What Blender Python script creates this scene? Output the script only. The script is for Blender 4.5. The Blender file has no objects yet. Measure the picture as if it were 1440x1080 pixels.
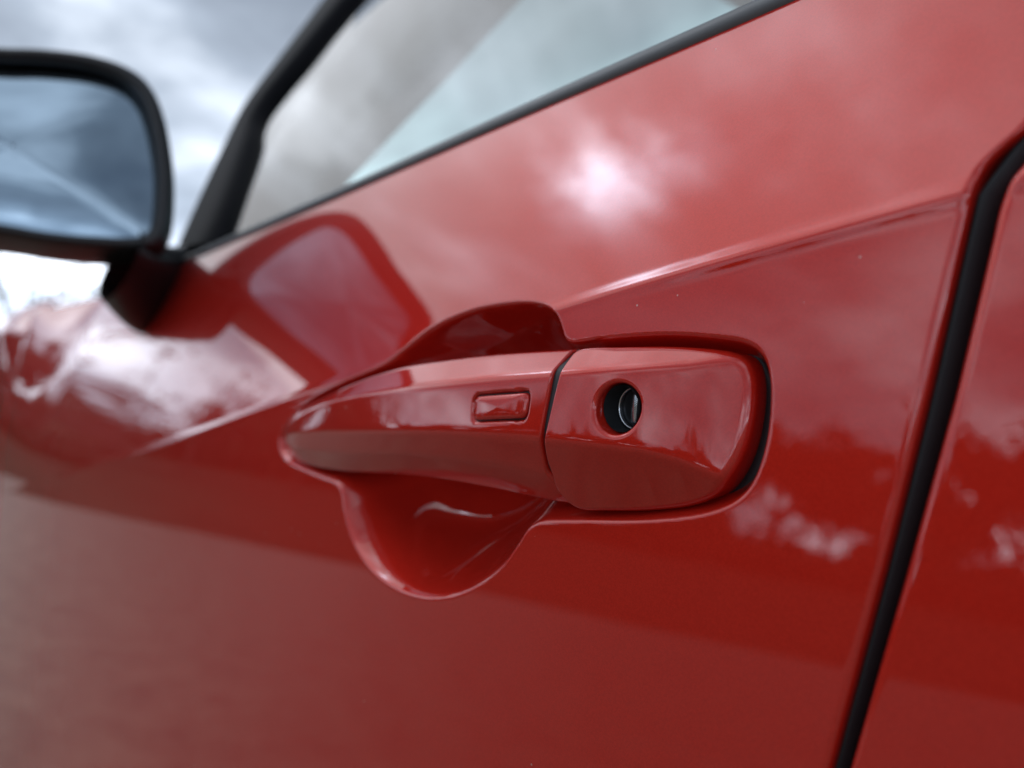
import bpy, math, random
import numpy as np
from mathutils import Vector, Matrix

# ------------------------------------------------------------------ camera
sc = bpy.context.scene
FPX = 1082.0                       # focal length in pixels of the 1440 px wide photograph
YAW = math.radians(40)             # angle between the car's length and the view axis
CAM = np.array([0.0, -0.14, 0.90])
Fw = np.array([-math.cos(YAW), math.sin(YAW), 0.0])
Rt = np.array([math.sin(YAW), math.cos(YAW), 0.0])
Up = np.array([0.0, 0.0, 1.0])
cd = bpy.data.cameras.new('camera')
cam = bpy.data.objects.new('camera', cd)
sc.collection.objects.link(cam)
cd.sensor_width = 36.0
cd.lens = 36.0 * FPX / 1440.0
cd.clip_start = 0.01
cd.clip_end = 2000
cd.dof.use_dof = True
cd.dof.focus_distance = 0.178
cd.dof.aperture_fstop = 8.5
cam.matrix_world = Matrix(((Rt[0], Up[0], -Fw[0], CAM[0]), (Rt[1], Up[1], -Fw[1], CAM[1]),
                           (Rt[2], Up[2], -Fw[2], CAM[2]), (0, 0, 0, 1)))
sc.camera = cam

# ------------------------------------------------------------------ sky, sun, exposure
SUN_AZ = math.radians(20)          # from the car's nose (-X) towards its left side (-Y)
SUN_EL = math.radians(42)
sun_dir = Vector((-math.cos(SUN_AZ) * math.cos(SUN_EL), -math.sin(SUN_AZ) * math.cos(SUN_EL), math.sin(SUN_EL)))
sd = bpy.data.lights.new('sun', 'SUN')
sd.energy = 0.5
sd.angle = math.radians(60)
sd.color = (1.0, 0.95, 0.88)
sun = bpy.data.objects.new('sun', sd)
sc.collection.objects.link(sun)
sun.rotation_euler = (-sun_dir).to_track_quat('-Z', 'Y').to_euler()
sc.view_settings.view_transform = 'Standard'
sc.view_settings.look = 'None'
sc.view_settings.exposure = 0.0
sc.view_settings.gamma = 1.0
try:
    sc.cycles.use_denoising = True
    sc.cycles.max_bounces = 7
    sc.cycles.glossy_bounces = 5
    sc.cycles.sample_clamp_indirect = 6
except Exception:
    pass

def make_world():
    w = bpy.data.worlds.new('World')
    sc.world = w
    w.use_nodes = True
    nt = w.node_tree
    nt.nodes.clear()
    N = nt.nodes.new
    L = nt.links.new
    def math_(op, a, b=None, clamp=False):
        n = N('ShaderNodeMath'); n.operation = op; n.use_clamp = clamp
        for i, v in enumerate((a, b)):
            if v is None: continue
            if isinstance(v, (int, float)): n.inputs[i].default_value = v
            else: L(v, n.inputs[i])
        return n.outputs[0]
    out = N('ShaderNodeOutputWorld')
    bg = N('ShaderNodeBackground'); bg.inputs['Strength'].default_value = 1.0
    L(bg.outputs[0], out.inputs[0])
    sky = N('ShaderNodeTexSky'); sky.sky_type = 'NISHITA'; sky.sun_disc = False
    sky.sun_elevation = SUN_EL
    sky.sun_rotation = math.atan2(sun_dir.x, sun_dir.y)
    sk = N('ShaderNodeMix'); sk.data_type = 'RGBA'; sk.blend_type = 'MULTIPLY'; sk.inputs[0].default_value = 1
    sk.inputs[7].default_value = (.07, .07, .07, 1)
    L(sky.outputs[0], sk.inputs[6])
    tc = N('ShaderNodeTexCoord')
    sep = N('ShaderNodeSeparateXYZ'); L(tc.outputs['Generated'], sep.inputs[0])
    zc = math_('ADD', math_('MAXIMUM', sep.outputs[2], 0.0), 0.22)
    comb = N('ShaderNodeCombineXYZ')
    L(math_('DIVIDE', sep.outputs[0], zc), comb.inputs[0])
    L(math_('DIVIDE', sep.outputs[1], zc), comb.inputs[1])
    n1 = N('ShaderNodeTexNoise'); n1.inputs['Scale'].default_value = 1.15; n1.inputs['Detail'].default_value = 7
    n1.inputs['Roughness'].default_value = .52; n1.inputs['Distortion'].default_value = .35
    mp = N('ShaderNodeMapping'); mp.inputs['Location'].default_value = (11.7, -5.2, .9)
    L(comb.outputs[0], mp.inputs[0]); L(mp.outputs[0], n1.inputs['Vector'])
    n2 = N('ShaderNodeTexNoise'); n2.inputs['Scale'].default_value = 2.6; n2.inputs['Detail'].default_value = 6
    n2.inputs['Roughness'].default_value = .55
    mp2 = N('ShaderNodeMapping'); mp2.inputs['Location'].default_value = (-7.7, 1.9, 3.1); mp2.inputs['Scale'].default_value = (1.5, .75, 1)
    L(comb.outputs[0], mp2.inputs[0]); L(mp2.outputs[0], n2.inputs['Vector'])
    # how thick and grey the cloud is
    r = N('ShaderNodeValToRGB')
    r.color_ramp.elements[0].position = .34; r.color_ramp.elements[0].color = (.16, .19, .245, 1)
    r.color_ramp.elements[1].position = .68; r.color_ramp.elements[1].color = (1.15, 1.26, 1.42, 1)
    e = r.color_ramp.elements.new(.5); e.color = (.36, .42, .51, 1)
    L(n1.outputs['Fac'], r.inputs[0])
    # veiled sun: the cloud round it is lit through
    dp = N('ShaderNodeVectorMath'); dp.operation = 'DOT_PRODUCT'
    nm = N('ShaderNodeVectorMath'); nm.operation = 'NORMALIZE'; L(tc.outputs['Generated'], nm.inputs[0])
    L(nm.outputs[0], dp.inputs[0]); dp.inputs[1].default_value = sun_dir
    d = math_('MAXIMUM', dp.outputs['Value'], 0.0)
    g1 = math_('MULTIPLY', math_('POWER', d, 10.0), 1.3)
    rn = N('ShaderNodeMapRange'); rn.inputs[1].default_value = .40; rn.inputs[2].default_value = .66
    rn.inputs[3].default_value = .0; rn.inputs[4].default_value = 1.25; L(n2.outputs['Fac'], rn.inputs[0])
    g2 = math_('MULTIPLY', math_('POWER', d, 260.0), 13.0)
    g = math_('ADD', 1.0, math_('MULTIPLY', math_('ADD', g1, g2), math_('POWER', rn.outputs[0], 1.7)))
    hz = math_('MULTIPLY', math_('POWER', math_('SUBTRACT', 1.0, math_('MAXIMUM', sep.outputs[2], 0.0)), 5.5), 3.4)
    g = math_('ADD', g, hz)
    mu = N('ShaderNodeVectorMath'); mu.operation = 'SCALE'
    L(r.outputs[0], mu.inputs[0]); L(g, mu.inputs['Scale'])
    # a few thin places let the blue through
    rb = N('ShaderNodeMapRange'); rb.inputs[1].default_value = .30; rb.inputs[2].default_value = .52
    rb.inputs[3].default_value = .75; rb.inputs[4].default_value = .97; L(n2.outputs['Fac'], rb.inputs[0])
    mx = N('ShaderNodeMix'); mx.data_type = 'RGBA'
    L(rb.outputs[0], mx.inputs[0]); L(sk.outputs[2], mx.inputs[6]); L(mu.outputs[0], mx.inputs[7])
    L(mx.outputs[2], bg.inputs[0])
make_world()

# ------------------------------------------------------------------ helpers
rng = np.random.default_rng(7)
random.seed(7)
COL = sc.collection

def at(px, py, y=0.0):
    d = Fw + Rt * (px - 720) / FPX + Up * (540 - py) / FPX
    t = (y - CAM[1]) / d[1]
    return CAM + d * t

def catmull(pts, n, closed=False):
    P = np.asarray(pts, float)
    m = len(P)
    if closed:
        Q = np.vstack([P[-1], P, P[0], P[1]]); segs = m
    else:
        Q = np.vstack([2 * P[0] - P[1], P, 2 * P[-1] - P[-2]]); segs = m - 1
    out = []
    for i in range(segs):
        p0, p1, p2, p3 = Q[i:i + 4]
        # centripetal-ish tension
        t = np.linspace(0, 1, n, endpoint=False)[:, None]
        out.append(.5 * ((2 * p1) + (-p0 + p2) * t + (2 * p0 - 5 * p1 + 4 * p2 - p3) * t ** 2 + (-p0 + 3 * p1 - 3 * p2 + p3) * t ** 3))
    if not closed: out.append(P[-1:])
    return np.vstack(out)

def smooth1d(a, k, closed=False):
    """k passes of a 1-2-1 filter along axis 0"""
    a = a.copy()
    for _ in range(k):
        if closed:
            a = (np.roll(a, 1, 0) + 2 * a + np.roll(a, -1, 0)) / 4
        else:
            b = a.copy(); b[1:-1] = (a[:-2] + 2 * a[1:-1] + a[2:]) / 4; a = b
    return a

def resample(P, n, closed=False):
    Q = np.vstack([P, P[:1]]) if closed else P
    s = np.r_[0, np.cumsum(np.linalg.norm(np.diff(Q, axis=0), axis=1))]
    t = np.linspace(0, s[-1], n, endpoint=not closed)
    return np.stack([np.interp(t, s, Q[:, i]) for i in range(Q.shape[1])], 1)

def sdf(x, z, poly):
    """signed distance to a closed polygon, positive inside"""
    x = np.asarray(x, float).ravel(); z = np.asarray(z, float).ravel()
    A = poly; B = np.roll(poly, -1, 0)
    out = np.empty(len(x))
    for c in range(0, len(x), 4000):
        px = x[c:c + 4000, None]; pz = z[c:c + 4000, None]
        ex = B[None, :, 0] - A[None, :, 0]; ez = B[None, :, 1] - A[None, :, 1]
        wx = px - A[None, :, 0]; wz = pz - A[None, :, 1]
        t = np.clip((wx * ex + wz * ez) / (ex * ex + ez * ez + 1e-18), 0, 1)
        dx = wx - t * ex; dz = wz - t * ez
        dist = np.sqrt((dx * dx + dz * dz).min(1))
        cond = ((A[None, :, 1] > pz) != (B[None, :, 1] > pz)) & \
               (px < (B[None, :, 0] - A[None, :, 0]) * (pz - A[None, :, 1]) / (B[None, :, 1] - A[None, :, 1] + 1e-18) + A[None, :, 0])
        inside = cond.sum(1) % 2 == 1
        out[c:c + 4000] = np.where(inside, dist, -dist)
    return out

def new_obj(name, verts, faces, mat, parent=None, smooth=True):
    me = bpy.data.meshes.new(name)
    verts = np.asarray(verts, np.float32).reshape(-1, 3)
    if isinstance(faces, np.ndarray):
        k = faces.shape[1]
        me.vertices.add(len(verts)); me.vertices.foreach_set('co', verts.ravel())
        me.loops.add(faces.size); me.loops.foreach_set('vertex_index', faces.astype(np.int32).ravel())
        me.polygons.add(len(faces))
        me.polygons.foreach_set('loop_start', np.arange(0, faces.size, k, dtype=np.int32))
        me.polygons.foreach_set('loop_total', np.full(len(faces), k, np.int32))
        me.update(calc_edges=True); me.validate()
    else:
        me.from_pydata(verts.tolist(), [], faces); me.update()
    if smooth:
        me.polygons.foreach_set('use_smooth', np.ones(len(me.polygons), bool))
    me.materials.append(mat)
    o = bpy.data.objects.new(name, me)
    COL.objects.link(o)
    if parent is not None: o.parent = parent
    return o

def grid_faces(nr, nc, wrap_c=False, wrap_r=False, flip=False, base=0):
    r = np.arange(nr if wrap_r else nr - 1); c = np.arange(nc if wrap_c else nc - 1)
    R_, C_ = np.meshgrid(r, c, indexing='ij')
    a = R_ * nc + C_; b = R_ * nc + (C_ + 1) % nc
    d = ((R_ + 1) % nr) * nc + C_; e = ((R_ + 1) % nr) * nc + (C_ + 1) % nc
    f = np.stack([a, b, e, d], -1).reshape(-1, 4) + base
    return f[:, ::-1] if flip else f

def grid_obj(name, G, mat, parent=None, wrap_c=False, flip=False):
    nr, nc = G.shape[:2]
    return new_obj(name, G.reshape(-1, 3), grid_faces(nr, nc, wrap_c, False, flip), mat, parent)

def empty(name, loc=(0, 0, 0), parent=None):
    o = bpy.data.objects.new(name, None); COL.objects.link(o); o.location = loc
    o.empty_display_size = .05
    if parent: o.parent = parent
    return o

# ------------------------------------------------------------------ materials
def mat_new(name):
    m = bpy.data.materials.new(name); m.use_nodes = True
    nt = m.node_tree
    return m, nt, nt.nodes['Principled BSDF']

def simple(name, col, rough=.5, metal=0.0, bump=0.0, scale=200, coat=0.0, spec=.5):
    m, nt, p = mat_new(name)
    p.inputs['Base Color'].default_value = (*col, 1); p.inputs['Roughness'].default_value = rough
    p.inputs['Metallic'].default_value = metal; p.inputs['Coat Weight'].default_value = coat
    p.inputs['Specular IOR Level'].default_value = spec
    if bump:
        tc = nt.nodes.new('ShaderNodeTexCoord')
        n = nt.nodes.new('ShaderNodeTexNoise'); n.inputs['Scale'].default_value = scale; n.inputs['Detail'].default_value = 4
        nt.links.new(tc.outputs['Object'], n.inputs['Vector'])
        b = nt.nodes.new('ShaderNodeBump'); b.inputs['Strength'].default_value = bump; b.inputs['Distance'].default_value = .001
        nt.links.new(n.outputs['Fac'], b.inputs['Height']); nt.links.new(b.outputs[0], p.inputs['Normal'])
    return m

def paint_material():
    m, nt, p = mat_new('red_car_paint')
    N = nt.nodes.new; L = nt.links.new
    p.inputs['Metallic'].default_value = .40
    p.inputs['Specular Tint'].default_value = (.4, .04, .025, 1)
    p.inputs['Roughness'].default_value = .47
    p.inputs['Specular IOR Level'].default_value = .05
    p.inputs['Coat Weight'].default_value = 1.0
    p.inputs['Coat IOR'].default_value = 1.62
    p.inputs['Coat Roughness'].default_value = .012
    tc = N('ShaderNodeTexCoord')
    # metal flake
    v = N('ShaderNodeTexVoronoi'); v.inputs['Scale'].default_value = 3600
    L(tc.outputs['Object'], v.inputs['Vector'])
    r = N('ShaderNodeValToRGB')
    r.color_ramp.elements[0].color = (.50, .0170, .0090, 1)
    r.color_ramp.elements[1].color = (.59, .0225, .0120, 1)
    sepc = N('ShaderNodeSeparateColor'); L(v.outputs['Color'], sepc.inputs[0])
    L(sepc.outputs[0], r.inputs[0])
    # dust specks
    v2 = N('ShaderNodeTexVoronoi'); v2.inputs['Scale'].default_value = 150
    L(tc.outputs['Object'], v2.inputs['Vector'])
    s2 = N('ShaderNodeSeparateColor'); L(v2.outputs['Color'], s2.inputs[0])
    lt = N('ShaderNodeMath'); lt.operation = 'LESS_THAN'; L(v2.outputs['Distance'], lt.inputs[0])
    mr = N('ShaderNodeMapRange'); mr.inputs[1].default_value = .70; mr.inputs[2].default_value = 1.0
    mr.inputs[3].default_value = 0.0; mr.inputs[4].default_value = .055
    L(s2.outputs[1], mr.inputs[0]); L(mr.outputs[0], lt.inputs[1])
    mx = N('ShaderNodeMix'); mx.data_type = 'RGBA'
    hf = N('ShaderNodeMath'); hf.operation = 'MULTIPLY'; hf.inputs[1].default_value = .8
    L(lt.outputs[0], hf.inputs[0]); L(hf.outputs[0], mx.inputs[0])
    L(r.outputs[0], mx.inputs[6]); mx.inputs[7].default_value = (.55, .38, .34, 1)
    L(mx.outputs[2], p.inputs['Base Color'])
    cr = N('ShaderNodeMath'); cr.operation = 'MULTIPLY_ADD'; cr.inputs[1].default_value = .5; cr.inputs[2].default_value = .012
    L(lt.outputs[0], cr.inputs[0]); L(cr.outputs[0], p.inputs['Coat Roughness'])
    # flake sparkle tilts the base only, orange peel the clear coat only
    nf = N('ShaderNodeBump'); nf.inputs['Strength'].default_value = .10; nf.inputs['Distance'].default_value = .0002
    L(sepc.outputs[1], nf.inputs['Height']); L(nf.outputs[0], p.inputs['Normal'])
    n = N('ShaderNodeTexNoise'); n.inputs['Scale'].default_value = 420; n.inputs['Detail'].default_value = 2
    L(tc.outputs['Object'], n.inputs['Vector'])
    b = N('ShaderNodeBump'); b.inputs['Strength'].default_value = .05; b.inputs['Distance'].default_value = .00006
    L(n.outputs['Fac'], b.inputs['Height']); L(b.outputs[0], p.inputs['Coat Normal'])
    return m

PAINT = paint_material()
BLACK = simple('black_trim_plastic', (.014, .014, .016), .38, bump=.2, scale=900)
GREYT = simple('satin_grey_moulding', (.11, .115, .12), .45)
RUBBER = simple('black_rubber_seal', (.010, .011, .013), .6)
SATINB = simple('satin_black_frame', (.008, .008, .010), .65, spec=.06)
GLOSSB = simple('gloss_black_trim', (.012, .012, .014), .12, coat=.6)
CHROME = simple('brushed_steel', (.62, .63, .65), .22, metal=1.0)
DARKMET = simple('dark_lock_metal', (.05, .05, .055), .35, metal=.8)
LINER = simple('pale_headliner_cloth', (.55, .58, .56), .9)
TRIMG = simple('grey_pillar_trim', (.11, .12, .125), .85)
CABIN = simple('dark_cabin_trim', (.05, .05, .055), .8)

def glass_mat(name, tint, refl=1.0, ior=1.52):
    m = bpy.data.materials.new(name); m.use_nodes = True
    nt = m.node_tree; nt.nodes.clear()
    N = nt.nodes.new; L = nt.links.new
    o = N('ShaderNodeOutputMaterial'); mx = N('ShaderNodeMixShader')
    t = N('ShaderNodeBsdfTransparent'); t.inputs[0].default_value = (*tint, 1)
    g = N('ShaderNodeBsdfGlossy'); g.inputs['Roughness'].default_value = .0; g.inputs[0].default_value = (refl, refl, refl, 1)
    f = N('ShaderNodeFresnel'); f.inputs['IOR'].default_value = ior
    L(f.outputs[0], mx.inputs[0]); L(t.outputs[0], mx.inputs[1]); L(g.outputs[0], mx.inputs[2]); L(mx.outputs[0], o.inputs[0])
    return m
GLASS = glass_mat('green_tinted_window_glass', (.36, .52, .50), 1.0, 1.62)
m_, nt_, p_ = mat_new('blue_tinted_mirror')
p_.inputs['Base Color'].default_value = (.30, .385, .46, 1); p_.inputs['Metallic'].default_value = 1; p_.inputs['Roughness'].default_value = .02
MIRROR = m_

def asphalt():
    m, nt, p = mat_new('pale_worn_asphalt')
    N = nt.nodes.new; L = nt.links.new
    tc = N('ShaderNodeTexCoord')
    n = N('ShaderNodeTexNoise'); n.inputs['Scale'].default_value = 5; n.inputs['Detail'].default_value = 12; n.inputs['Roughness'].default_value = .82
    L(tc.outputs['Object'], n.inputs['Vector'])
    n2 = N('ShaderNodeTexNoise'); n2.inputs['Scale'].default_value = .5; n2.inputs['Detail'].default_value = 5
    L(tc.outputs['Object'], n2.inputs['Vector'])
    r = N('ShaderNodeValToRGB')
    r.color_ramp.elements[0].position = .3; r.color_ramp.elements[0].color = (.06, .046, .031, 1)
    r.color_ramp.elements[1].position = .7; r.color_ramp.elements[1].color = (.36, .285, .195, 1)
    L(n.outputs['Fac'], r.inputs[0])
    mx = N('ShaderNodeMix'); mx.data_type = 'RGBA'; mx.blend_type = 'MULTIPLY'; mx.inputs[0].default_value = .5
    L(r.outputs[0], mx.inputs[6]); L(n2.outputs['Color'], mx.inputs[7]); 
    L(r.outputs[0], p.inputs['Base Color']); p.inputs['Roughness'].default_value = .45; p.inputs['Specular IOR Level'].default_value = .25
    b = N('ShaderNodeBump'); b.inputs['Strength'].default_value = .4; b.inputs['Distance'].default_value = .006
    L(n.outputs['Fac'], b.inputs['Height']); L(b.outputs[0], p.inputs['Normal'])
    return m
def grassy():
    m, nt, p = mat_new('rough_grass_verge')
    N = nt.nodes.new; L = nt.links.new
    tc = N('ShaderNodeTexCoord')
    n = N('ShaderNodeTexNoise'); n.inputs['Scale'].default_value = 1.2; n.inputs['Detail'].default_value = 9; n.inputs['Roughness'].default_value = .7
    L(tc.outputs['Object'], n.inputs['Vector'])
    r = N('ShaderNodeValToRGB')
    r.color_ramp.elements[0].position = .35; r.color_ramp.elements[0].color = (.030, .035, .016, 1)
    r.color_ramp.elements[1].position = .7; r.color_ramp.elements[1].color = (.10, .085, .05, 1)
    L(n.outputs['Fac'], r.inputs[0]); L(r.outputs[0], p.inputs['Base Color']); p.inputs['Roughness'].default_value = .95; p.inputs['Specular IOR Level'].default_value = .1
    return m
ASPHALT = asphalt(); GRASS = grassy()
LEAF = simple('dull_green_leaf', (.060, .062, .025), .7)
BARK = simple('grey_brown_bark', (.10, .075, .055), .9, bump=.5, scale=30)

# ------------------------------------------------------------------ body side: one analytic surface
_s = np.linspace(-.9, .5, 28001)
_ds = _s[1] - _s[0]
def _integ(a):
    v = -np.cumsum(np.tan(np.radians(a))) * _ds
    return v - np.interp(0, _s, v)
# below the character line the tilt depends on the distance from it, above it on the height
_flare = -6.5 * np.exp(-((_s + .0019) / .0011) ** 2)
_a_low = 7.0 - 5.0 / (1 + np.exp((_s + .34) / .06)) 
_H_low = _integ(_a_low)
_H_flare = _integ(_a_low + _flare) - _H_low
_a_up = 1.0 + 19.0 / (1 + np.exp(-(_s + .078) / .018)) + 6.0 / (1 + np.exp(-(_s - .055) / .012))
_H_up = _integ(_a_up)
_W = .0005
_H_bead = _integ(9.0 * np.exp(-((_s - .0014) / .0014) ** 2))

def crease(x):
    """height of the character line: falls towards the nose"""
    X = np.asarray(x)
    return CAM[2] + np.interp(X, _cx, _cz)
_pts = np.array([(-1.95, -.245), (-1.6, -.205), (-1.124, -.1319), (-.779, -.0793), (-.472, -.0326), (-.3143, -.0061), (-.1438, .0213), (-.083, .0284), (-.048, .0326), (.1, .048), (.6, .09)])
_cx = np.linspace(-1.95, .6, 800)
_cz = np.interp(_cx, _pts[:, 0], _pts[:, 1])
_cz = smooth1d(np.r_[np.full(1, _cz[0]), _cz, np.full(1, _cz[-1])][:, None], 400)[1:-1, 0]

def taper(x):
    t = np.clip(-np.asarray(x) - .80, 0, None)
    return .012 * t ** 2

def h_base(x, z):
    c = crease(x); d = z - c
    t = np.clip((np.asarray(x) + .128) / .030, 0, 1)
    lo = np.interp(d, _s, _H_low) + t * t * (3 - 2 * t) * np.interp(d, _s, _H_flare)
    up = np.interp(z - CAM[2], _s, _H_up) - np.interp(c - CAM[2], _s, _H_up)
    q = np.clip((-np.asarray(x) - .95) / .55, 0, 1)
    up = up * (1 - .8 * q * q * (3 - 2 * q)) + np.interp(d, _s, _H_bead)
    k = 1 / (1 + np.exp(-np.clip(d / _W, -40, 40)))
    return lo * (1 - k) + up * k - taper(x)

def surf(px, py, extra=0.0):
    """the point of the body side seen at a place of the photograph"""
    y = 0.0
    for _ in range(60):
        p = at(px, py, y)
        yn = -(float(h_base(p[0], p[2])) + extra)
        y = .6 * y + .4 * yn
    return at(px, py, y)

# outline of the hollow behind the handle
REC_PX = [(394, 618), (397, 636), (412, 651), (445, 665), (468, 674), (480, 686), (486, 722), (500, 765), (525, 802), (558, 826), (596, 838), (636, 836),
          (672, 821), (706, 794), (730, 760), (742, 741), (760, 731), (810, 729), (900, 729), (990, 719), (1046, 692), (1072, 634), (1081, 567), (1077, 515),
          (1054, 486), (993, 476), (927, 473), (850, 478), (805, 484), (793, 481), (788, 460), (776, 437), (750, 427), (710, 428), (660, 438), (610, 460), (570, 490),
          (535, 515), (480, 540), (430, 568), (402, 598)]
_r3 = np.array([surf(*p) for p in REC_PX])
REC = resample(smooth1d(resample(catmull(_r3[:, [0, 2]], 12, True), 700, True), 10, True), 420, True)

def recess(x, z):
    """how deep the skin is pressed in"""
    sh = np.shape(x)
    x = np.ravel(x); z = np.ravel(z)
    dep = np.zeros(len(x))
    m = (x > -.36) & (x < -.07) & (z > CAM[2] - .09) & (z < CAM[2] + .05)
    if m.any():
        d = sdf(x[m], z[m], REC)
        r = .0015
        q = np.clip(d + r * .6, 0, None)
        de = np.sqrt(q * q + r * r) - r
        bowl = np.exp(-((x[m] + .212) / .066) ** 8)
        pocket = .012 * (1 - np.exp(-de / .0032))
        zz_ = z[m] - CAM[2]
        D_ = .033; k_ = .009
        dish = -k_ * np.logaddexp(-2.0 * de / k_, -D_ / k_) + k_ * np.log1p(np.exp(-D_ / k_))
        dish = np.clip(dish, 0, None)
        dep[m] = pocket * (1 - bowl) + dish * bowl
    return dep.reshape(sh)

def h_skin(x, z):
    return h_base(x, z) - recess(x, z)

# shut line between door and rear panel
def shut(pxs):
    P = np.array([surf(*p) for p in pxs])[:, [0, 2]]
    P = P[np.argsort(P[:, 1])]
    zz = np.linspace(P[0, 1], P[-1, 1], 400)
    xx = np.interp(zz, P[:, 1], P[:, 0])
    xx = smooth1d(xx[:, None], 60)[:, 0]
    s0 = (xx[40] - xx[0]) / (zz[40] - zz[0]); s1 = (xx[-1] - xx[-30]) / (zz[-1] - zz[-30])
    s1 = .75 if s1 > .2 else s1
    def fn(z):
        return np.where(z < zz[0], xx[0] + s0 * np.clip(z - zz[0], -.12, 0), np.where(z > zz[-1], xx[-1] + s1 * np.clip(z - zz[-1], 0, .08), np.interp(z, zz, xx)))
    return fn
xg_l = shut([(1440, 182), (1405, 210), (1378, 238), (1364, 275), (1354, 320), (1300, 560), (1240, 800), (1165, 1080)])
xg_r = shut([(1440, 226), (1418, 252), (1403, 288), (1392, 340), (1340, 560), (1268, 820), (1193, 1080)])

# belt (lower edge of the window) on that surface
BELT_PX = [(1250, -60), (1110, 2), (1000, 50), (800, 135), (500, 266), (330, 338), (250, 372)]
_b3 = np.array([surf(*p) for p in BELT_PX])
_b3 = _b3[np.argsort(_b3[:, 0])]
def z_belt(x):
    return np.interp(x, _b3[:, 0], _b3[:, 2])

def x_front(z):
    """front edge of the door"""
    dz = z - (CAM[2] - .16)
    return np.where(dz < 0, -1.30 - .675 * dz, -1.30 + .12 * dz)

car = empty('car', (-.6, .8, 0))
car['label'] = 'glossy red metallic car seen close along its door, handle and wing mirror'
car['category'] = 'car'
_orig_new = new_obj
def cpart(o, parent=None):
    """parent keeping world place"""
    o.parent = parent or car
    w = Vector((0, 0, 0)); q = o.parent
    while q is not None:
        w += q.location; q = q.parent
    if o.type == 'EMPTY': o.location = o.location - w
    else: o.matrix_parent_inverse = Matrix.Translation(-w)
    return o

# rows follow the character line, columns follow the shut line
s_rows = np.unique(np.round(np.r_[np.linspace(-.85, -.20, 40), np.linspace(-.20, -.10, 40), np.arange(-.10, -.008, .00045), np.arange(-.008, .006, .0002), np.arange(.006, .024, .00045)], 6))
t_rows = np.linspace(0, 1, 60)[1:]

def rows_z(x, zb):
    """x: 2-D (rows, cols)"""
    n = len(s_rows)
    z = np.empty_like(x)
    c = crease(x)
    z[:n] = c[:n] + s_rows[:, None]
    z[n:] = (c[n:] + s_rows[-1]) * (1 - t_rows[:, None]) + zb[n:] * t_rows[:, None]
    return z

EDGE_R = .0016
def edge_roll(u):
    q = np.clip(EDGE_R - u, 0, EDGE_R)
    return EDGE_R - np.sqrt(np.clip(EDGE_R ** 2 - q ** 2, 0, None))

def build_door():
    u = np.r_[EDGE_R * (1 - np.cos(np.linspace(0, np.pi / 2, 9))), np.arange(.0020, .022, .0012), np.arange(.022, .285, .00045), .285 + np.cumsum(.0006 * 1.07 ** np.arange(46))]
    u = u[u < .55]
    nfar = 90
    nr = len(s_rows) + len(t_rows)
    U = np.broadcast_to(u, (nr, len(u)))
    X = -.06 - U
    for _ in range(12):
        Z = rows_z(X, z_belt(X)); X = xg_l(Z) - U
    # on to the front edge
    tf = np.linspace(0, 1, nfar + 1)[1:]
    X2 = np.repeat(X[:, -1:], nfar, 1)
    for _ in range(12):
        Z2 = rows_z(X2, z_belt(X2)); X2 = X[:, -1:] * (1 - tf) + x_front(Z2) * tf
    XX = np.hstack([X, X2]); ZZ = rows_z(XX, z_belt(XX))
    HH = h_skin(XX, ZZ)
    HH[:, :len(u)] -= edge_roll(U)
    uf = XX - x_front(ZZ)
    HH -= edge_roll(np.clip(uf, 0, None))
    # flange at the rear edge
    fl = [HH[:, :1] - .003, HH[:, :1] - .016]
    XX = np.hstack([XX[:, :1] - .0004, XX[:, :1], XX]); ZZ = np.hstack([ZZ[:, :1], ZZ[:, :1], ZZ]); HH = np.hstack([fl[1], fl[0], HH])
    # roll the top edge under the belt moulding
    G = np.stack([XX, -HH, ZZ], -1)
    top = G[-1:].copy(); top[..., 1] += .012; top[..., 2] += .001
    G = np.vstack([G, top])
    return cpart(grid_obj('door', G, PAINT, flip=True))
door = build_door()

def build_rear_panel():
    u = np.r_[EDGE_R * (1 - np.cos(np.linspace(0, np.pi / 2, 9))), np.arange(.0022, .06, .0012), np.linspace(.062, .9, 60)]
    nr = len(s_rows) + len(t_rows)
    U = np.broadcast_to(u, (nr, len(u)))
    X = -.05 + U
    for _ in range(12):
        Z = rows_z(X, z_belt(X)); X = xg_r(Z) + U
    Z = rows_z(X, z_belt(X))
    H = h_base(X, Z) - edge_roll(U)
    X = np.hstack([X[:, :1] + .0004, X[:, :1], X]); Z = np.hstack([Z[:, :1], Z[:, :1], Z])
    H = np.hstack([H[:, :1] - .016, H[:, :1] - .003, H])
    return cpart(grid_obj('rear_panel', np.stack([X, -H, Z], -1), PAINT))
build_rear_panel()

# dark body pillar and rubber seal behind the shut line
zz = np.linspace(CAM[2] - .5, CAM[2] + .10, 80)
xm = (xg_l(zz) + xg_r(zz)) / 2
hb = h_base(xm, zz)
xl_, xr_ = xg_l(zz), xg_r(zz)
cols = []
for k, dh in ((-6, .024), (.06, .020), (.06, .0026), (.18, .0029), (.40, .0038), (.65, .0052), (.85, .0075), (.95, .020), (7, .024)):
    cols.append(np.stack([xl_ + (xr_ - xl_) * k, -(hb - dh), zz], -1))
cpart(grid_obj('door_seal', np.stack(cols, 1), RUBBER))

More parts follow.
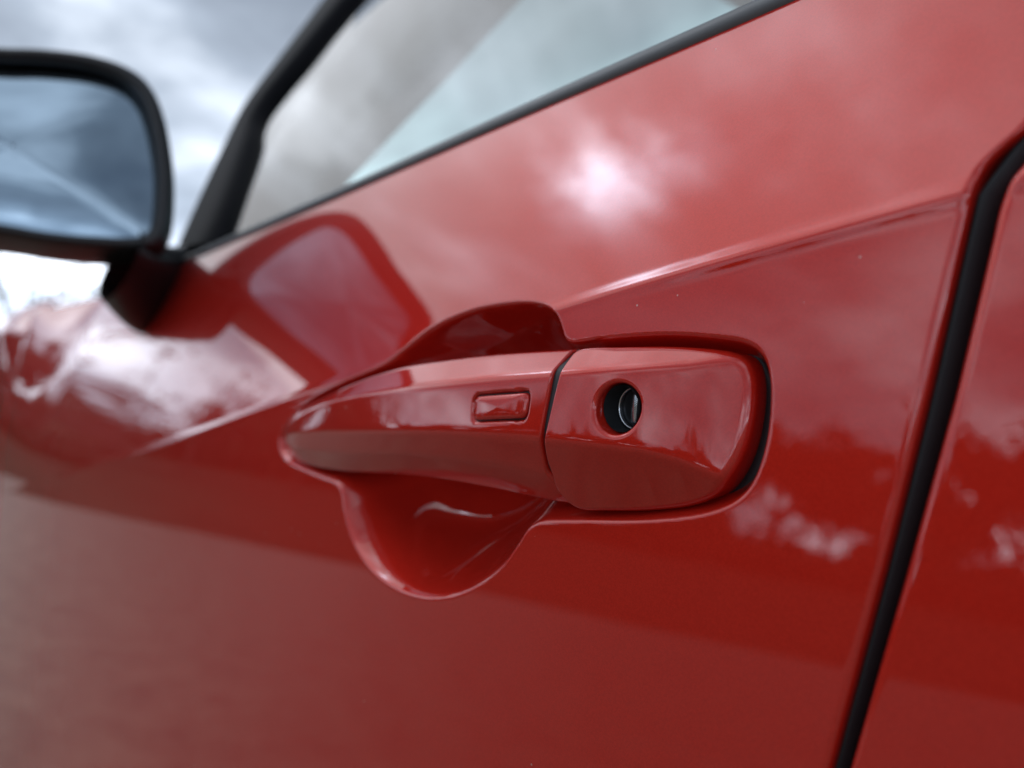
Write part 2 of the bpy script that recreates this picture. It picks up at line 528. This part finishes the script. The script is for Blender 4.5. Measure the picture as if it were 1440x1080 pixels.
# front wing
def build_wing():
    tf = np.linspace(0, 1, 140) ** 1.3
    nr = len(s_rows) + len(t_rows)
    s_f = s_rows[::4]
    rows = np.r_[s_f, np.linspace(s_rows[-1] + .004, .30, 70)]
    S = np.broadcast_to(rows[:, None], (len(rows), len(tf)))
    X = np.full(S.shape, -1.1)
    for _ in range(14):
        Z = crease(X) + S
        X = (x_front(Z) - .004) * (1 - tf) + (-1.94) * tf
    Z = crease(X) + S
    H = h_base(X, Z) - edge_roll(np.clip(x_front(Z) - .004 - X, 0, None))
    # flared wheel arch
    rr = np.hypot(X + 1.72, Z - (CAM[2] - .47))
    H += .012 * (1 / (1 + np.exp((rr - .44) / .012))) * np.clip((-X - 1.34) / .15, 0, 1)
    # shoulder rolls over towards the bonnet
    zt = CAM[2] + .148 + .02 * np.clip((-X - 1.0), 0, 1)
    over = np.clip(Z - (zt - .08), 0, None)
    Zr = np.where(over > 0, zt - .08 + .08 * np.tanh(over / .08), Z)
    H = H - np.where(over > 0, 1.2 * over ** 1.5 * 1.8, 0)
    return cpart(grid_obj('front_wing', np.stack([X, -H, Zr], -1), PAINT, flip=True))
build_wing()

# ------------------------------------------------------------------ door handle
handle = cpart(empty('door_handle', (-.2, 0, .9)))
handle['label'] = 'red pull handle with push button and round key hole'

# rails of the grip: photograph place and how far it stands off the door plane
def rail(rows, n=26):
    P = np.array([at(px, py, -h) for px, py, h in rows])
    return catmull(P, n)
ST = [ # top edge, upper facet line, lower facet line, middle of the lower facet, bottom edge
 ((403, 598, .0010), (400, 606, .0022), (399, 613, .0025), (400, 619, .0020), (403, 627, .0005)),
 ((409, 588, .0028), (405, 597, .0050), (403, 612, .0055), (405, 625, .0045), (409, 640, .0015)),
 ((424, 575, .0050), (421, 584, .0082), (416, 608, .0090), (418, 630, .0075), (424, 651, .0025)),
 ((452, 560, .0070), (452, 569, .0110), (450, 607, .0120), (451, 634, .0095), (453, 659, .0040)),
 ((500, 537, .0080), (500, 556, .0135), (500, 607, .0150), (500, 637, .0120), (500, 665, .0055)),
 ((560, 517, .0080), (560, 546, .0150), (560, 607, .0168), (560, 638, .0135), (560, 668, .0065)),
 ((625, 506, .0075), (622, 538, .0150), (620, 608, .0168), (622, 643, .0135), (626, 676, .0065)),
 ((690, 498, .0070), (686, 531, .0142), (684, 611, .0160), (690, 652, .0125), (700, 690, .0055)),
 ((752, 493, .0062), (735, 527, .0135), (725, 614, .0152), (733, 660, .0115), (764, 704, .0045)),
 ((805, 490, .0058), (774, 524, .0130), (757, 617, .0147), (767, 668, .0108), (816, 713, .0035)),
]
SUB = 50
rails = [rail([st[k] for st in ST], SUB) for k in range(5)]
BTN_PX = [(664, 557), (737, 551), (735, 589), (665, 592)]
BTN_H = .0157
_bp = np.array([at(px, py, -BTN_H) for px, py in BTN_PX])[:, [0, 2]]
def rounded(poly, r, n=8):
    out = []
    m = len(poly)
    for i in range(m):
        p0, p1, p2 = poly[i - 1], poly[i], poly[(i + 1) % m]
        a = (p0 - p1) / np.linalg.norm(p0 - p1); b = (p2 - p1) / np.linalg.norm(p2 - p1)
        A = p1 + a * r; B = p1 + b * r
        for t in np.linspace(0, 1, n):
            out.append((1 - t) ** 2 * A + 2 * t * (1 - t) * p1 + t ** 2 * B)
    return np.array(out)
BTN = rounded(_bp, .0022)

def build_grip():
    ns = len(rails[0])
    secs = []
    ksub = 170
    for i in range(ns):
        T, UC, LC, M, B = (r[i] for r in rails)
        w = min(1, i / (SUB * 3.0))
        th = .004 + .006 * w
        Tb = T + np.array([0, .45 * th, -.0008 * w]); Bb = B + np.array([0, .35 * th, .0015 * w])
        mid_b = (T + B) / 2 + np.array([0, th, 0])
        c1 = mid_b * .5 + Tb * .5; c1[1] = mid_b[1]; c2 = mid_b * .5 + Bb * .5; c2[1] = mid_b[1]
        loop = np.array([Bb, B, M, LC, UC, T, Tb, c1, c2])
        L = resample(loop, ksub, True)
        secs.append(smooth1d(L, 7, True))
    G = np.array(secs)
    # smooth along the length a little too
    G = smooth1d(G, 20)
    # groove round the push button
    x = G[..., 0]; z = G[..., 2]; y = G[..., 1]
    front = np.zeros(G.shape[:2], bool); front[:, 10:110] = True
    front &= (y < -.009)
    d = sdf(x[front], z[front], BTN)
    g = np.zeros(G.shape[:2]); g[front] = .0024 / (1 + np.exp(-(d + .00025) / .00007))
    G[..., 1] += g
    # close the ends
    n = G.shape[1]
    c0 = G[0].mean(0); c1 = G[-1].mean(0)
    end = []
    for k in (.97, .9, .5, .02):
        e = c1 + (G[-1] - c1) * k
        e[:, 0] += {.97: .00025, .9: .0003, .5: .0003, .02: .0003}[k]
        end.append(e)
    tip = [c0 + (G[0] - c0) * k + np.array([-.0006 * (1 - k ** 2), 0, 0]) for k in (.02, .4, .7, .88)]
    G = np.concatenate([np.array(tip), G, np.array(end)])
    return cpart(grid_obj('grip', G, PAINT, wrap_c=True), handle), G
grip, GRIP = build_grip()

# front y of the grip around the button, for seating it
def grip_front_plane():
    i = slice(SUB * 6 + 4, SUB * 8 + 4)
    P = GRIP[i].reshape(-1, 3)
    d = sdf(P[:, 0], P[:, 2], BTN)
    m = (d < -.0016) & (d > -.004) & (P[:, 1] < -.012)
    Q = P[m]
    A = np.c_[Q[:, 0], Q[:, 2], np.ones(len(Q))]
    c, *_ = np.linalg.lstsq(A, Q[:, 1], rcond=None)
    return c
_gp = grip_front_plane()
def build_button():
    outline = rounded(_bp, .0022, 12)
    c = outline.mean(0)
    rings = []
    inset = .00032
    for k, dy in ((0.0, -.0010), (.3, -.00098), (.6, -.00092), (.8, -.00082), (.9, -.00065), (.95, -.0004), (.98, -.0001), (1.0, .0005), (1.0, .0028)):
        o = outline - (outline - c) / np.linalg.norm(outline - c, axis=1)[:, None] * inset
        q = c + (o - c) * max(k, .001)
        y = _gp[0] * q[:, 0] + _gp[1] * q[:, 1] + _gp[2] + dy + .0002
        rings.append(np.stack([q[:, 0], y, q[:, 1]], -1))
    return cpart(grid_obj('push_button', np.array(rings), PAINT, wrap_c=True), handle)
build_button()
def build_groove_shade():  # black plate added to make the groove round the button read as dark shade
    o = rounded(_bp, .0022, 12); c = o.mean(0)
    rings = []
    for k, g in ((.01, 0), (.9, 0), (1.0, .00045)):
        q = c + (o - c) * k + (o - c) / np.linalg.norm(o - c, axis=1)[:, None] * g
        rings.append(np.stack([q[:, 0], _gp[0] * q[:, 0] + _gp[1] * q[:, 1] + _gp[2] + .0009, q[:, 1]], -1))
    return cpart(grid_obj('groove_shade', np.array(rings), RUBBER, wrap_c=True), handle)
build_groove_shade()

# cap over the lock
CAP_L = [(819, 491, .0058), (800, 505, .0092), (785, 523, .0130), (776, 560, .0140), (767, 612, .0146), (770, 645, .0125), (778, 668, .0105), (795, 693, .0065), (826, 714, .0035)]
CAP_R = [(870, 717, .0030), (930, 716, .0020), (985, 709, .0015), (1022, 692, .0018), (1041, 660, .0026), (1051, 620, .0032), (1055, 570, .0034), (1052, 530, .0034), (1042, 507, .0034), (1020, 496, .0042), (985, 490, .0050), (930, 487, .0056), (870, 488, .0058)]
_cap = np.array([at(px, py, -h) for px, py, h in CAP_L + CAP_R])
HOLE = at(859, 575, -.0135)
HR = .0057
UC_PX = [(785, 523, .0130), (860, 517, .0133), (940, 511, .0122), (1035, 499, .0085)]
LC_PX = [(767, 618, .0146), (827, 625, .0140), (893, 634, .0130), (943, 648, .0115), (1012, 676, .0085)]
_uc = np.array([at(*p[:2], -p[2]) for p in UC_PX]); _lc = np.array([at(*p[:2], -p[2]) for p in LC_PX])
def softplus(v, w): return w * np.logaddexp(0, v / w)
def cap_h(x, z):
    xs = x + .15
    h = .0146 - .028 * np.clip(xs, 0, None) - 3.9 * np.clip(xs - .012, 0, None) ** 2
    h = h - np.tan(math.radians(8.0)) * (z - (CAM[2] - .006))
    zu = np.interp(x, _uc[:, 0], _uc[:, 2]); zl = np.interp(x, _lc[:, 0], _lc[:, 2])
    h = h - .95 * softplus(z - zu, .0004) - .62 * softplus(zl - z, .0005)
    return h
def build_cap():
    out = resample(smooth1d(resample(catmull(_cap[:, [0, 2]], 16, True), 900, True), 9, True), 900, True)
    c = HOLE[[0, 2]]
    ang = np.arctan2(out[:, 1] - c[1], out[:, 0] - c[0])
    order = np.argsort(ang); th = np.linspace(-np.pi, np.pi, 420, endpoint=False)
    Rr = np.interp(th, ang[order], np.linalg.norm(out - c, axis=1)[order], period=2 * np.pi)
    dirs = np.stack([np.cos(th), np.sin(th)], -1)
    isleft = np.clip((-np.cos(th) - .35) / .3, 0, 1); isright = np.clip((np.cos(th) - .75) / .2, 0, 1)
    fr = .0009 * isleft + (1 - isleft) * (.0014 + .0006 * isright)
    rings = []
    # bore of the key hole, then its rounded rim
    for r, dep in ((HR - .0002, .0150), (HR - .0002, .006), (HR - .0001, .0025)):
        q = c + dirs * r; rings.append(np.stack([q[:, 0], -(cap_h(q[:, 0], q[:, 1]) - dep), q[:, 1]], -1))
    rf = .0011
    for a in np.linspace(0, np.pi / 2, 9):
        r = HR + rf * (1 - np.cos(a)); dep = rf * (1 - np.sin(a))
        q = c + dirs * r; rings.append(np.stack([q[:, 0], -(cap_h(q[:, 0], q[:, 1]) - dep), q[:, 1]], -1))
    r0 = HR + rf
    ts = np.linspace(0, 1, 110)[1:]
    ts = np.r_[ts, 1 - (1 - ts[-2]) * np.array([.8, .6, .45, .3, .2, .12, .06, .02])]; ts = np.unique(ts)
    for t in ts:
        r = r0 + (Rr - r0) * t
        d = np.clip(Rr - r, 0, None)
        k = np.clip(fr - d, 0, None); roll = fr - np.sqrt(np.clip(fr ** 2 - k ** 2, 0, None))
        q = c + dirs * r[:, None]
        rings.append(np.stack([q[:, 0], -(cap_h(q[:, 0], q[:, 1]) - roll), q[:, 1]], -1))
    last = rings[-1]
    for dep, inn in ((.003, 0), (.010, .0004)):
        q = last.copy(); q[:, 1] = np.maximum(last[:, 1] + dep, last[:, 1]); rings.append(q)
    return cpart(grid_obj('lock_cap', np.array(rings), PAINT, wrap_c=True), handle)
build_cap()

def disc_rings(name, centre, rings, mat, parent, n=64):
    """surface of revolution about the door's normal: rings are (radius, depth inwards)"""
    th = np.linspace(0, 2 * np.pi, n, endpoint=False)
    G = np.array([np.stack([centre[0] + r * np.cos(th), np.full(n, centre[1] + d), centre[2] + r * np.sin(th)], -1) for r, d in rings])
    return cpart(grid_obj(name, G, mat, wrap_c=True), parent)
yc = -float(cap_h(HOLE[0], HOLE[2]))
disc_rings('key_bore', (HOLE[0], yc, HOLE[2]), [(HR - .0004, .0016), (HR - .0005, .016), (.0002, .0162)], RUBBER, handle)
kc = (HOLE[0] + .0002, yc + .0058, HOLE[2])
disc_rings('lock_ring', kc, [(.0051, .006), (.0051, .0004), (.0050, .0001), (.0047, 0), (.0045, .0001), (.0044, .0004), (.0044, .0016)], CHROME, handle)
disc_rings('lock_face', kc, [(.0044, .0014), (.0042, .0010), (.0038, .0009), (.0001, .0009)], DARKMET, handle)
# key slot with bright shutter
def box(name, c, sx, sy, sz, mat, parent, bev=.0, rot=0.0):
    me = bpy.data.meshes.new(name)
    import bmesh
    bm = bmesh.new(); bmesh.ops.create_cube(bm, size=1)
    bmesh.ops.scale(bm, vec=(sx, sy, sz), verts=bm.verts)
    if bev: bmesh.ops.bevel(bm, geom=bm.edges[:], offset=bev, segments=3, affect='EDGES', profile=.5)
    if rot: bmesh.ops.rotate(bm, cent=(0, 0, 0), matrix=Matrix.Rotation(rot, 3, 'Y'), verts=bm.verts)
    bmesh.ops.translate(bm, vec=c, verts=bm.verts)
    bm.to_mesh(me); bm.free()
    for p in me.polygons: p.use_smooth = bool(bev)
    me.materials.append(mat); o = bpy.data.objects.new(name, me); COL.objects.link(o)
    return cpart(o, parent)
box('key_slot', (kc[0], kc[1] + .0006, kc[2]), .0016, .0012, .0066, CHROME, handle, .0003, .12)

# black gasket the cap sits on, and the pivot foot under the front of the grip
def gasket():
    c = _cap[:, [0, 2]].mean(0)
    o = resample(smooth1d(resample(catmull(_cap[:, [0, 2]], 16, True), 400, True), 8, True), 200, True)
    rings = []
    tn = np.roll(o, -1, 0) - np.roll(o, 1, 0); tn /= np.linalg.norm(tn, axis=1)[:, None]
    nn = np.stack([tn[:, 1], -tn[:, 0]], -1); nn *= np.sign(((o - c) * nn).sum(1).mean())
    right = np.clip((o[:, 0] + .150) / .02, .15, 1)[:, None] * np.clip((CAM[2] + .004 - o[:, 1]) / .006, .3, 1)[:, None]
    for k, off, hh in ((.05, 0, -.004), (.9, 0, -.004), (1, .0002, -.0012), (1, .0022, -.0014), (1, .0030, -.0022), (1, .0034, -.016)):
        q = c + (o - c) * k + nn * off * right
        rings.append(np.stack([q[:, 0], -(h_base(q[:, 0], q[:, 1]) - .0046 + hh), q[:, 1]], -1))
    return cpart(grid_obj('gasket', np.array(rings), RUBBER, wrap_c=True), handle)
gasket()
cl = catmull(np.array([at(px, py, -h) for px, py, h in CAP_L]), 8)
G = np.stack([cl + np.array([-.0030, .0016, 0]), cl + np.array([-.0008, .0010, 0]), cl + np.array([.0010, .0012, 0])], 1)
cpart(grid_obj('gap_shade_strip', G, RUBBER), handle)  # added black strip, stands in for the shade between grip and cap
pf = at(468, 650, 0.002)
box('pivot_foot', (pf[0] + .003, .004, pf[2] + .005), .020, .014, .009, GLOSSB, handle, .003)

# ------------------------------------------------------------------ window, pillar, belt moulding
TILT = math.tan(math.radians(27))
def win_y(x, z):
    zb = np.interp(x, _b3[:, 0], _b3[:, 2]); yb = np.interp(x, _b3[:, 0], _b3[:, 1])
    dz = z - zb
    return yb + .008 + TILT * dz + .25 * np.clip(dz, 0, 1) ** 2
def win(px, py, off=0.0):
    y = .05
    for _ in range(80):
        p = at(px, py, y); y = .7 * y + .3 * (float(win_y(p[0], p[2])) + off)
    return at(px, py, y)
# moulding along the belt
bx = np.linspace(_b3[0, 0] - .02, .35, 160)
bz = np.interp(bx, _b3[:, 0], _b3[:, 2]); by = np.interp(bx, _b3[:, 0], _b3[:, 1])
bz = smooth1d(bz[:, None], 30)[:, 0]; by = smooth1d(by[:, None], 30)[:, 0]
prof = np.array([(.014, -.004), (-.0003, -.0012), (-.0014, .0003), (-.0014, .0025), (.0005, .0046), (.003, .0054), (.006, .0056), (.009, .0050), (.014, .002)])
prof = smooth1d(resample(prof, 40), 3)
G = np.array([np.stack([np.full(len(prof), bx[i]), by[i] + prof[:, 0], bz[i] + prof[:, 1]], -1) for i in range(len(bx))])
cpart(grid_obj('belt_moulding', G, GREYT))
# glass
gx = np.linspace(-.85, .95, 60); gz = np.linspace(-.01, .42, 40)
GX, GZ = np.meshgrid(gx, gz)
# front edge of the glass follows the pillar
pil_r = np.array([win(*p) for p in [(300, 345), (326, 275), (351, 200), (366, 155), (420, 85), (488, 0)]])
pil_l = np.array([win(*p, .006) for p in [(247, 366), (290, 270), (333, 182), (357, 140), (398, 84), (460, 0)]])
def extend(P, z):
    d = (P[-1] - P[-2]); d = d / d[2]
    return np.vstack([P, P[-1] + d * (z - P[-1][2]) * .5 + np.array([.01, 0, 0]), P[-1] + d * (z - P[-1][2]) + np.array([.08, .02, 0])])
pil_r = extend(pil_r, CAM[2] + .50); pil_l = extend(pil_l, CAM[2] + .50)
zb_all = np.interp(GX, _b3[:, 0], _b3[:, 2])
front = np.interp(CAM[2] + .09 + GZ, pil_r[:, 2], pil_r[:, 0])
tt = (GX - gx[0]) / (gx[-1] - gx[0])
GXX = front - .035 + (.95 - front) * tt
GZZ = np.interp(GXX, _b3[:, 0], _b3[:, 2]) + GZ
cpart(grid_obj('window_glass', np.stack([GXX, win_y(GXX, GZZ) + .006, GZZ], -1), GLASS))
# pillar and roof rail: a rounded strip between the two edges
PL = resample(catmull(pil_l, 10), 60); PR = resample(catmull(pil_r, 10), 60)
rows = []
for a, b in zip(PL, PR):
    n_ = np.array([-.35, -.80, .35]); n_ /= np.linalg.norm(n_)
    rows.append([a - n_ * .02 + (b - a) * .5, a - n_ * .006 + (b - a) * .12, a, a + (b - a) * .08 + n_ * .006, a + (b - a) * .45 + n_ * .011, a + (b - a) * .85 + n_ * .009, b + n_ * .006, b + n_ * .001, b - n_ * .03])
rows = np.array(rows)
R2 = np.array([smooth1d(resample(r, 36), 2) for r in rows])
cpart(grid_obj('windscreen_pillar', R2, SATINB, flip=False))
# grey trim lining the inside of the pillar
ti = np.array([win(*p, .075) for p in [(395, 330), (430, 282), (520, 183), (610, 87), (690, 0)]])
to = np.array([win(*p, .03) for p in [(300, 350), (330, 290), (375, 180), (430, 95), (500, 0)]])
ti = extend(ti, CAM[2] + .50); to = extend(to, CAM[2] + .50)
ti = resample(catmull(ti, 10), 60); to = resample(catmull(to, 10), 60)
G = np.stack([to + np.array([-.01, -.01, 0]), to * .7 + ti * .3 + np.array([0, .012, 0]), to * .3 + ti * .7 + np.array([0, .012, 0]), ti, ti + np.array([-.02, .03, 0])], 1)
cpart(grid_obj('pillar_trim', G, TRIMG))
# roof rail and roof going back from the pillar head
top = PR[-1]
rx = np.linspace(0, 1, 40)
rail_c = np.stack([top[0] + 1.6 * rx, top[1] + .06 * np.sin(rx * np.pi / 2), top[2] + .05 * np.sin(rx * np.pi * .55)], -1)
th = np.linspace(0, 2 * np.pi, 20, endpoint=False)
G = np.array([[c + np.array([0, .022 * math.cos(t), .020 * math.sin(t)]) for t in th] for c in rail_c])
cpart(grid_obj('roof_rail', G, GLOSSB, wrap_c=True))
YW = 1.55
G = []
for t in np.linspace(0, 1, 14):
    r_ = rail_c.copy(); r_[:, 1] = rail_c[:, 1] + t * (YW - 2 * rail_c[:, 1].mean()); r_[:, 2] += .05 * math.sin(t * np.pi)
    G.append(r_)
G = np.array(G)
cpart(grid_obj('roof', G + np.array([0, 0, .022]), PAINT))
cpart(grid_obj('headliner', G - np.array([0, 0, .012]), LINER))
# cabin tub: far side and floor, dark
def quad(name, pts, mat): return cpart(new_obj(name, pts, [list(range(len(pts)))], mat, smooth=False))
zb0 = CAM[2] + .07
quad('far_door_trim', [(-1.0, YW - .05, .35), (1.2, YW - .05, .35), (1.2, YW - .05, zb0 + .02), (-1.0, YW - .05, zb0)], CABIN)
quad('cabin_floor', [(-1.3, .08, .35), (1.3, .08, .35), (1.3, YW, .35), (-1.3, YW, .35)], CABIN)
quad('cabin_back', [(1.25, .08, .35), (1.25, YW, .35), (1.25, YW, 1.35), (1.25, .08, 1.35)], CABIN)
quad('dashboard', [(-.78, .09, zb0 - .04), (-.72, YW - .06, zb0 - .04), (-1.4, YW - .06, zb0 + .02), (-1.4, .16, zb0 + .02)], CABIN)
quad('bonnet', [(-1.15, .10, CAM[2] + .09), (-1.15, YW - .1, CAM[2] + .09), (-1.95, YW - .25, CAM[2] + .02), (-1.95, .25, CAM[2] + .02)], PAINT)

# ------------------------------------------------------------------ wing mirror
mir = cpart(empty('wing_mirror', (-.63, -.05, 1.0)))
mir['label'] = 'black and red wing mirror with blue tinted glass'
MN = np.array([math.cos(math.radians(-14)), math.sin(math.radians(-14)), .15]); MN /= np.linalg.norm(MN)
MA = np.array([-.61, .03, .98])                     # a point of the rim plane near the inner edge
def onmir(px, py, off=0.0):
    d = Fw + Rt * (px - 720) / FPX + Up * (540 - py) / FPX
    t = ((MA + MN * off - CAM) @ MN) / (d @ MN)
    return CAM + d * t
OUT_PX = [(245, 250), (243, 300), (236, 332), (216, 349), (150, 349), (70, 342), (0, 330)]
OUT_PT = [(0, 67), (60, 69), (130, 78), (185, 97), (216, 125), (232, 165), (241, 210)]
bot = [onmir(*p) for p in OUT_PX]; topp = [onmir(*p) for p in OUT_PT]
mv = np.array([-MN[1], MN[0], 0.0])                 # along the rim plane, towards the car
def far_end(b, t):
    w = -mv
    return [b + w * .040 + Up * .002, b + w * .084 + Up * .006, b + w * .100 + Up * .030, (b + t) / 2 + w * .104, t + w * .098 - Up * .038, t + w * .086 - Up * .010, t + w * .040 - Up * .003]
rim = np.array(bot + far_end(bot[-1], topp[0]) + topp)
rim = resample(smooth1d(resample(catmull(rim, 12, True), 300, True), 6, True), 240, True)
mc = rim.mean(0)
rings = []
for k, d in ((.885, -.006), (.89, .001), (.905, .0035), (.95, .004), (.985, .002), (1.0, -.004), (1.005, -.012)):
    rings.append(mc + (rim - mc) * k + MN * d)
cpart(grid_obj('bezel', np.array(rings), BLACK, wrap_c=True), mir)
rings = []
for k, d in ((1.0, -.012), (1.01, -.02), (1.0, -.035), (.94, -.06), (.82, -.082), (.6, -.098), (.3, -.105), (.01, -.107)):
    rings.append(mc + (rim - mc) * k + MN * d)
cpart(grid_obj('housing', np.array(rings), BLACK, wrap_c=True), mir)
rings = []
for k in (.01, .3, .6, .8, .895):
    q = mc + (rim - mc) * k + MN * (-.004 - .010 * (k * .9) ** 2 + .0)
    rings.append(q)
cpart(grid_obj('mirror_glass', np.array(rings), MIRROR, wrap_c=True), mir)
# foot
pa = onmir(168, 372, -.035); pb = surf(222, 395) + np.array([.0, .02, 0])
foot_prof = lambda w, hgt: np.array([(w * math.cos(t) * (1.0), hgt * math.sin(t)) for t in np.linspace(0, 2 * np.pi, 28, endpoint=False)])
rows = []
for t in np.linspace(0, 1.1, 16):
    c = pa * (1 - t) + pb * t + np.array([0, 0, -.012 * math.sin(max(0, min(1, t)) * np.pi)])
    w = .050 - .010 * math.sin(max(0, min(1, t)) * np.pi); hg = .028 + .018 * t
    pr = foot_prof(w, hg)
    rows.append(np.stack([c[0] + pr[:, 0], np.full(28, c[1]) + pr[:, 1] * .35, c[2] + pr[:, 1]], -1))
cpart(grid_obj('foot', np.array(rows), BLACK, wrap_c=True), mir)

# ------------------------------------------------------------------ ground, verge, trees
def sheet(name, x0, x1, y0, y1, z, mat):
    o = new_obj(name, [(x0, y0, z), (x1, y0, z), (x1, y1, z), (x0, y1, z)], [[0, 1, 2, 3]], mat, smooth=False)
    o['kind'] = 'structure'; return o
sheet('ground', -700, 700, -700, 700, -.004, GRASS)
_d = np.array([1, 1, 0]) / math.sqrt(2); _e = np.array([1, -1, 0]) / math.sqrt(2)
_p = [(-_d * 7.3 - _e * 90), (-_d * 7.3 + _e * 90), (_d * 60 + _e * 90), (_d * 60 - _e * 90)]
o = new_obj('road', _p, [[0, 1, 2, 3]], ASPHALT, smooth=False); o['kind'] = 'structure'

def tree_meshes(seed, hgt, spread, nleaf, leaf):
    r = np.random.default_rng(seed)
    V = []; Fc = []
    def tube(a, b, ra, rb, n=6):
        a = np.array(a); b = np.array(b); d = b - a; d /= np.linalg.norm(d)
        u = np.cross(d, [0, 0, 1.0]) if abs(d[2]) < .95 else np.cross(d, [1.0, 0, 0]); u /= np.linalg.norm(u); w = np.cross(d, u)
        base = len(V)
        for c, rr in ((a, ra), (b, rb)):
            for k in range(n):
                t = 2 * math.pi * k / n
                V.append(c + u * rr * math.cos(t) + w * rr * math.sin(t))
        for k in range(n):
            Fc.append([base + k, base + (k + 1) % n, base + n + (k + 1) % n, base + n + k])
    ends = []
    th = hgt * .32
    tube((0, 0, -.1), (0, 0, th), .035 * hgt * .6, .022 * hgt * .6, 8)
    for i in range(7):
        a = i * 2.4 + r.uniform(-.3, .3); el = r.uniform(.5, 1.2)
        st = np.array([0, 0, th * r.uniform(.75, 1.0)]); ln = hgt * r.uniform(.28, .5)
        e = st + np.array([math.cos(a) * math.cos(el) * spread, math.sin(a) * math.cos(el) * spread, math.sin(el)]) * ln
        tube(st, e, .012 * hgt, .005 * hgt); ends.append(e)
        for j in range(4):
            e2 = e + r.normal(0, .5, 3) * hgt * .16 + np.array([0, 0, hgt * .08])
            tube(st + (e - st) * r.uniform(.4, .95), e2, .006 * hgt, .0025 * hgt, 4); ends.append(e2)
    trunk = (np.array(V), Fc)
    ends = np.array(ends)
    c = ends[r.integers(0, len(ends), nleaf)] + r.normal(0, hgt * .055, (nleaf, 3)) * np.array([1.1, 1.1, .8])
    A = r.normal(0, 1, (nleaf, 3)); A /= np.linalg.norm(A, axis=1)[:, None]
    B = np.cross(A, r.normal(0, 1, (nleaf, 3))); B /= np.linalg.norm(B, axis=1)[:, None]
    s = leaf * r.uniform(.6, 1.4, (nleaf, 1))
    q = np.stack([c - A * s, c + B * s * .5, c + A * s, c - B * s * .5], 1)
    return trunk, (q.reshape(-1, 3), np.arange(nleaf * 4).reshape(-1, 4))
KINDS = [tree_meshes(11, 6.5, 1.1, 3600, .20), tree_meshes(23, 5.0, 1.25, 2600, .17), tree_meshes(37, 8.0, .95, 3600, .22), tree_meshes(51, 5.5, 1.1, 500, .09)]
MESH = []
for tr, lf in KINDS:
    a = _orig_new('trunk', tr[0], tr[1], BARK); b = _orig_new('crown', lf[0], lf[1], LEAF)
    MESH.append((a.data, b.data)); bpy.data.objects.remove(a); bpy.data.objects.remove(b)
def tree(x, y, kind, rot, s, label, group=None):
    t = empty('tree', (x, y, 0)); t.rotation_euler.z = rot; t.scale = (s, s, s)
    t['label'] = label; t['category'] = 'tree'
    if group: t['group'] = group
    for nm, me in zip(('trunk', 'crown'), MESH[kind]):
        o = bpy.data.objects.new(nm, me); COL.objects.link(o); o.parent = t
    return t
tree(-30, 3.9, 3, .4, 1.1, 'thin half bare tree standing past the bonnet under the mirror')
tree(-33, 5.9, 3, 2.4, 1.1, 'half bare tree right behind the mirror foot, past the bonnet')
tree(-21.0, -3.3, 3, 1.1, 1.0, 'thin half bare tree mirrored against white sky in the door below the mirror foot', 'trees mirrored in the paint')
tree(-24.0, -6.6, 0, 2.0, .85, 'broad leafy tree nearest the road edge, mirrored just above the door crease', 'trees mirrored in the paint')
tree(-20.5, -8.6, 3, 3.3, .9, 'half bare tree mirrored ahead of the handle tip above the door crease', 'trees mirrored in the paint')
r = random.Random(4)
k = 0
for az in np.arange(2, 100, 3.4):
    a = math.radians(az + r.uniform(-1.5, 1.5)); dist = r.uniform(44, 66)
    if 34 < az < 38: continue
    tree(-math.cos(a) * dist, -math.sin(a) * dist, r.choice([0, 1, 2, 0, 1]), r.uniform(0, 6.2), r.uniform(.62, .95) * (1.75 if az > 45 else 1.0),
         'leafy tree across the road, seen only as a reflection in the red paint', 'trees mirrored in the paint')
    k += 1
# low scrub along the far side of the verge: one mass
def scrub():
    rr = np.random.default_rng(5)
    n = 40000
    a = np.radians(rr.uniform(-14, 110, n)); d = rr.uniform(34, 44, n)
    z = np.abs(rr.normal(0, .9, n)) * (1 + .5 * np.sin(a * 23) + .3 * np.sin(a * 51))
    c = np.stack([-np.cos(a) * d, -np.sin(a) * d, np.abs(z) + .05], -1)
    A = rr.normal(0, 1, (n, 3)); A /= np.linalg.norm(A, axis=1)[:, None]
    B = np.cross(A, rr.normal(0, 1, (n, 3))); B /= np.linalg.norm(B, axis=1)[:, None]
    s = rr.uniform(.15, .45, (n, 1))
    q = np.stack([c - A * s, c + B * s * .6, c + A * s, c - B * s * .6], 1)
    o = new_obj('undergrowth', q.reshape(-1, 3), np.arange(n * 4).reshape(-1, 4), LEAF)
    o['kind'] = 'stuff'; o['label'] = 'low green scrub in a line beyond the road verge'; o['category'] = 'scrub'
scrub()
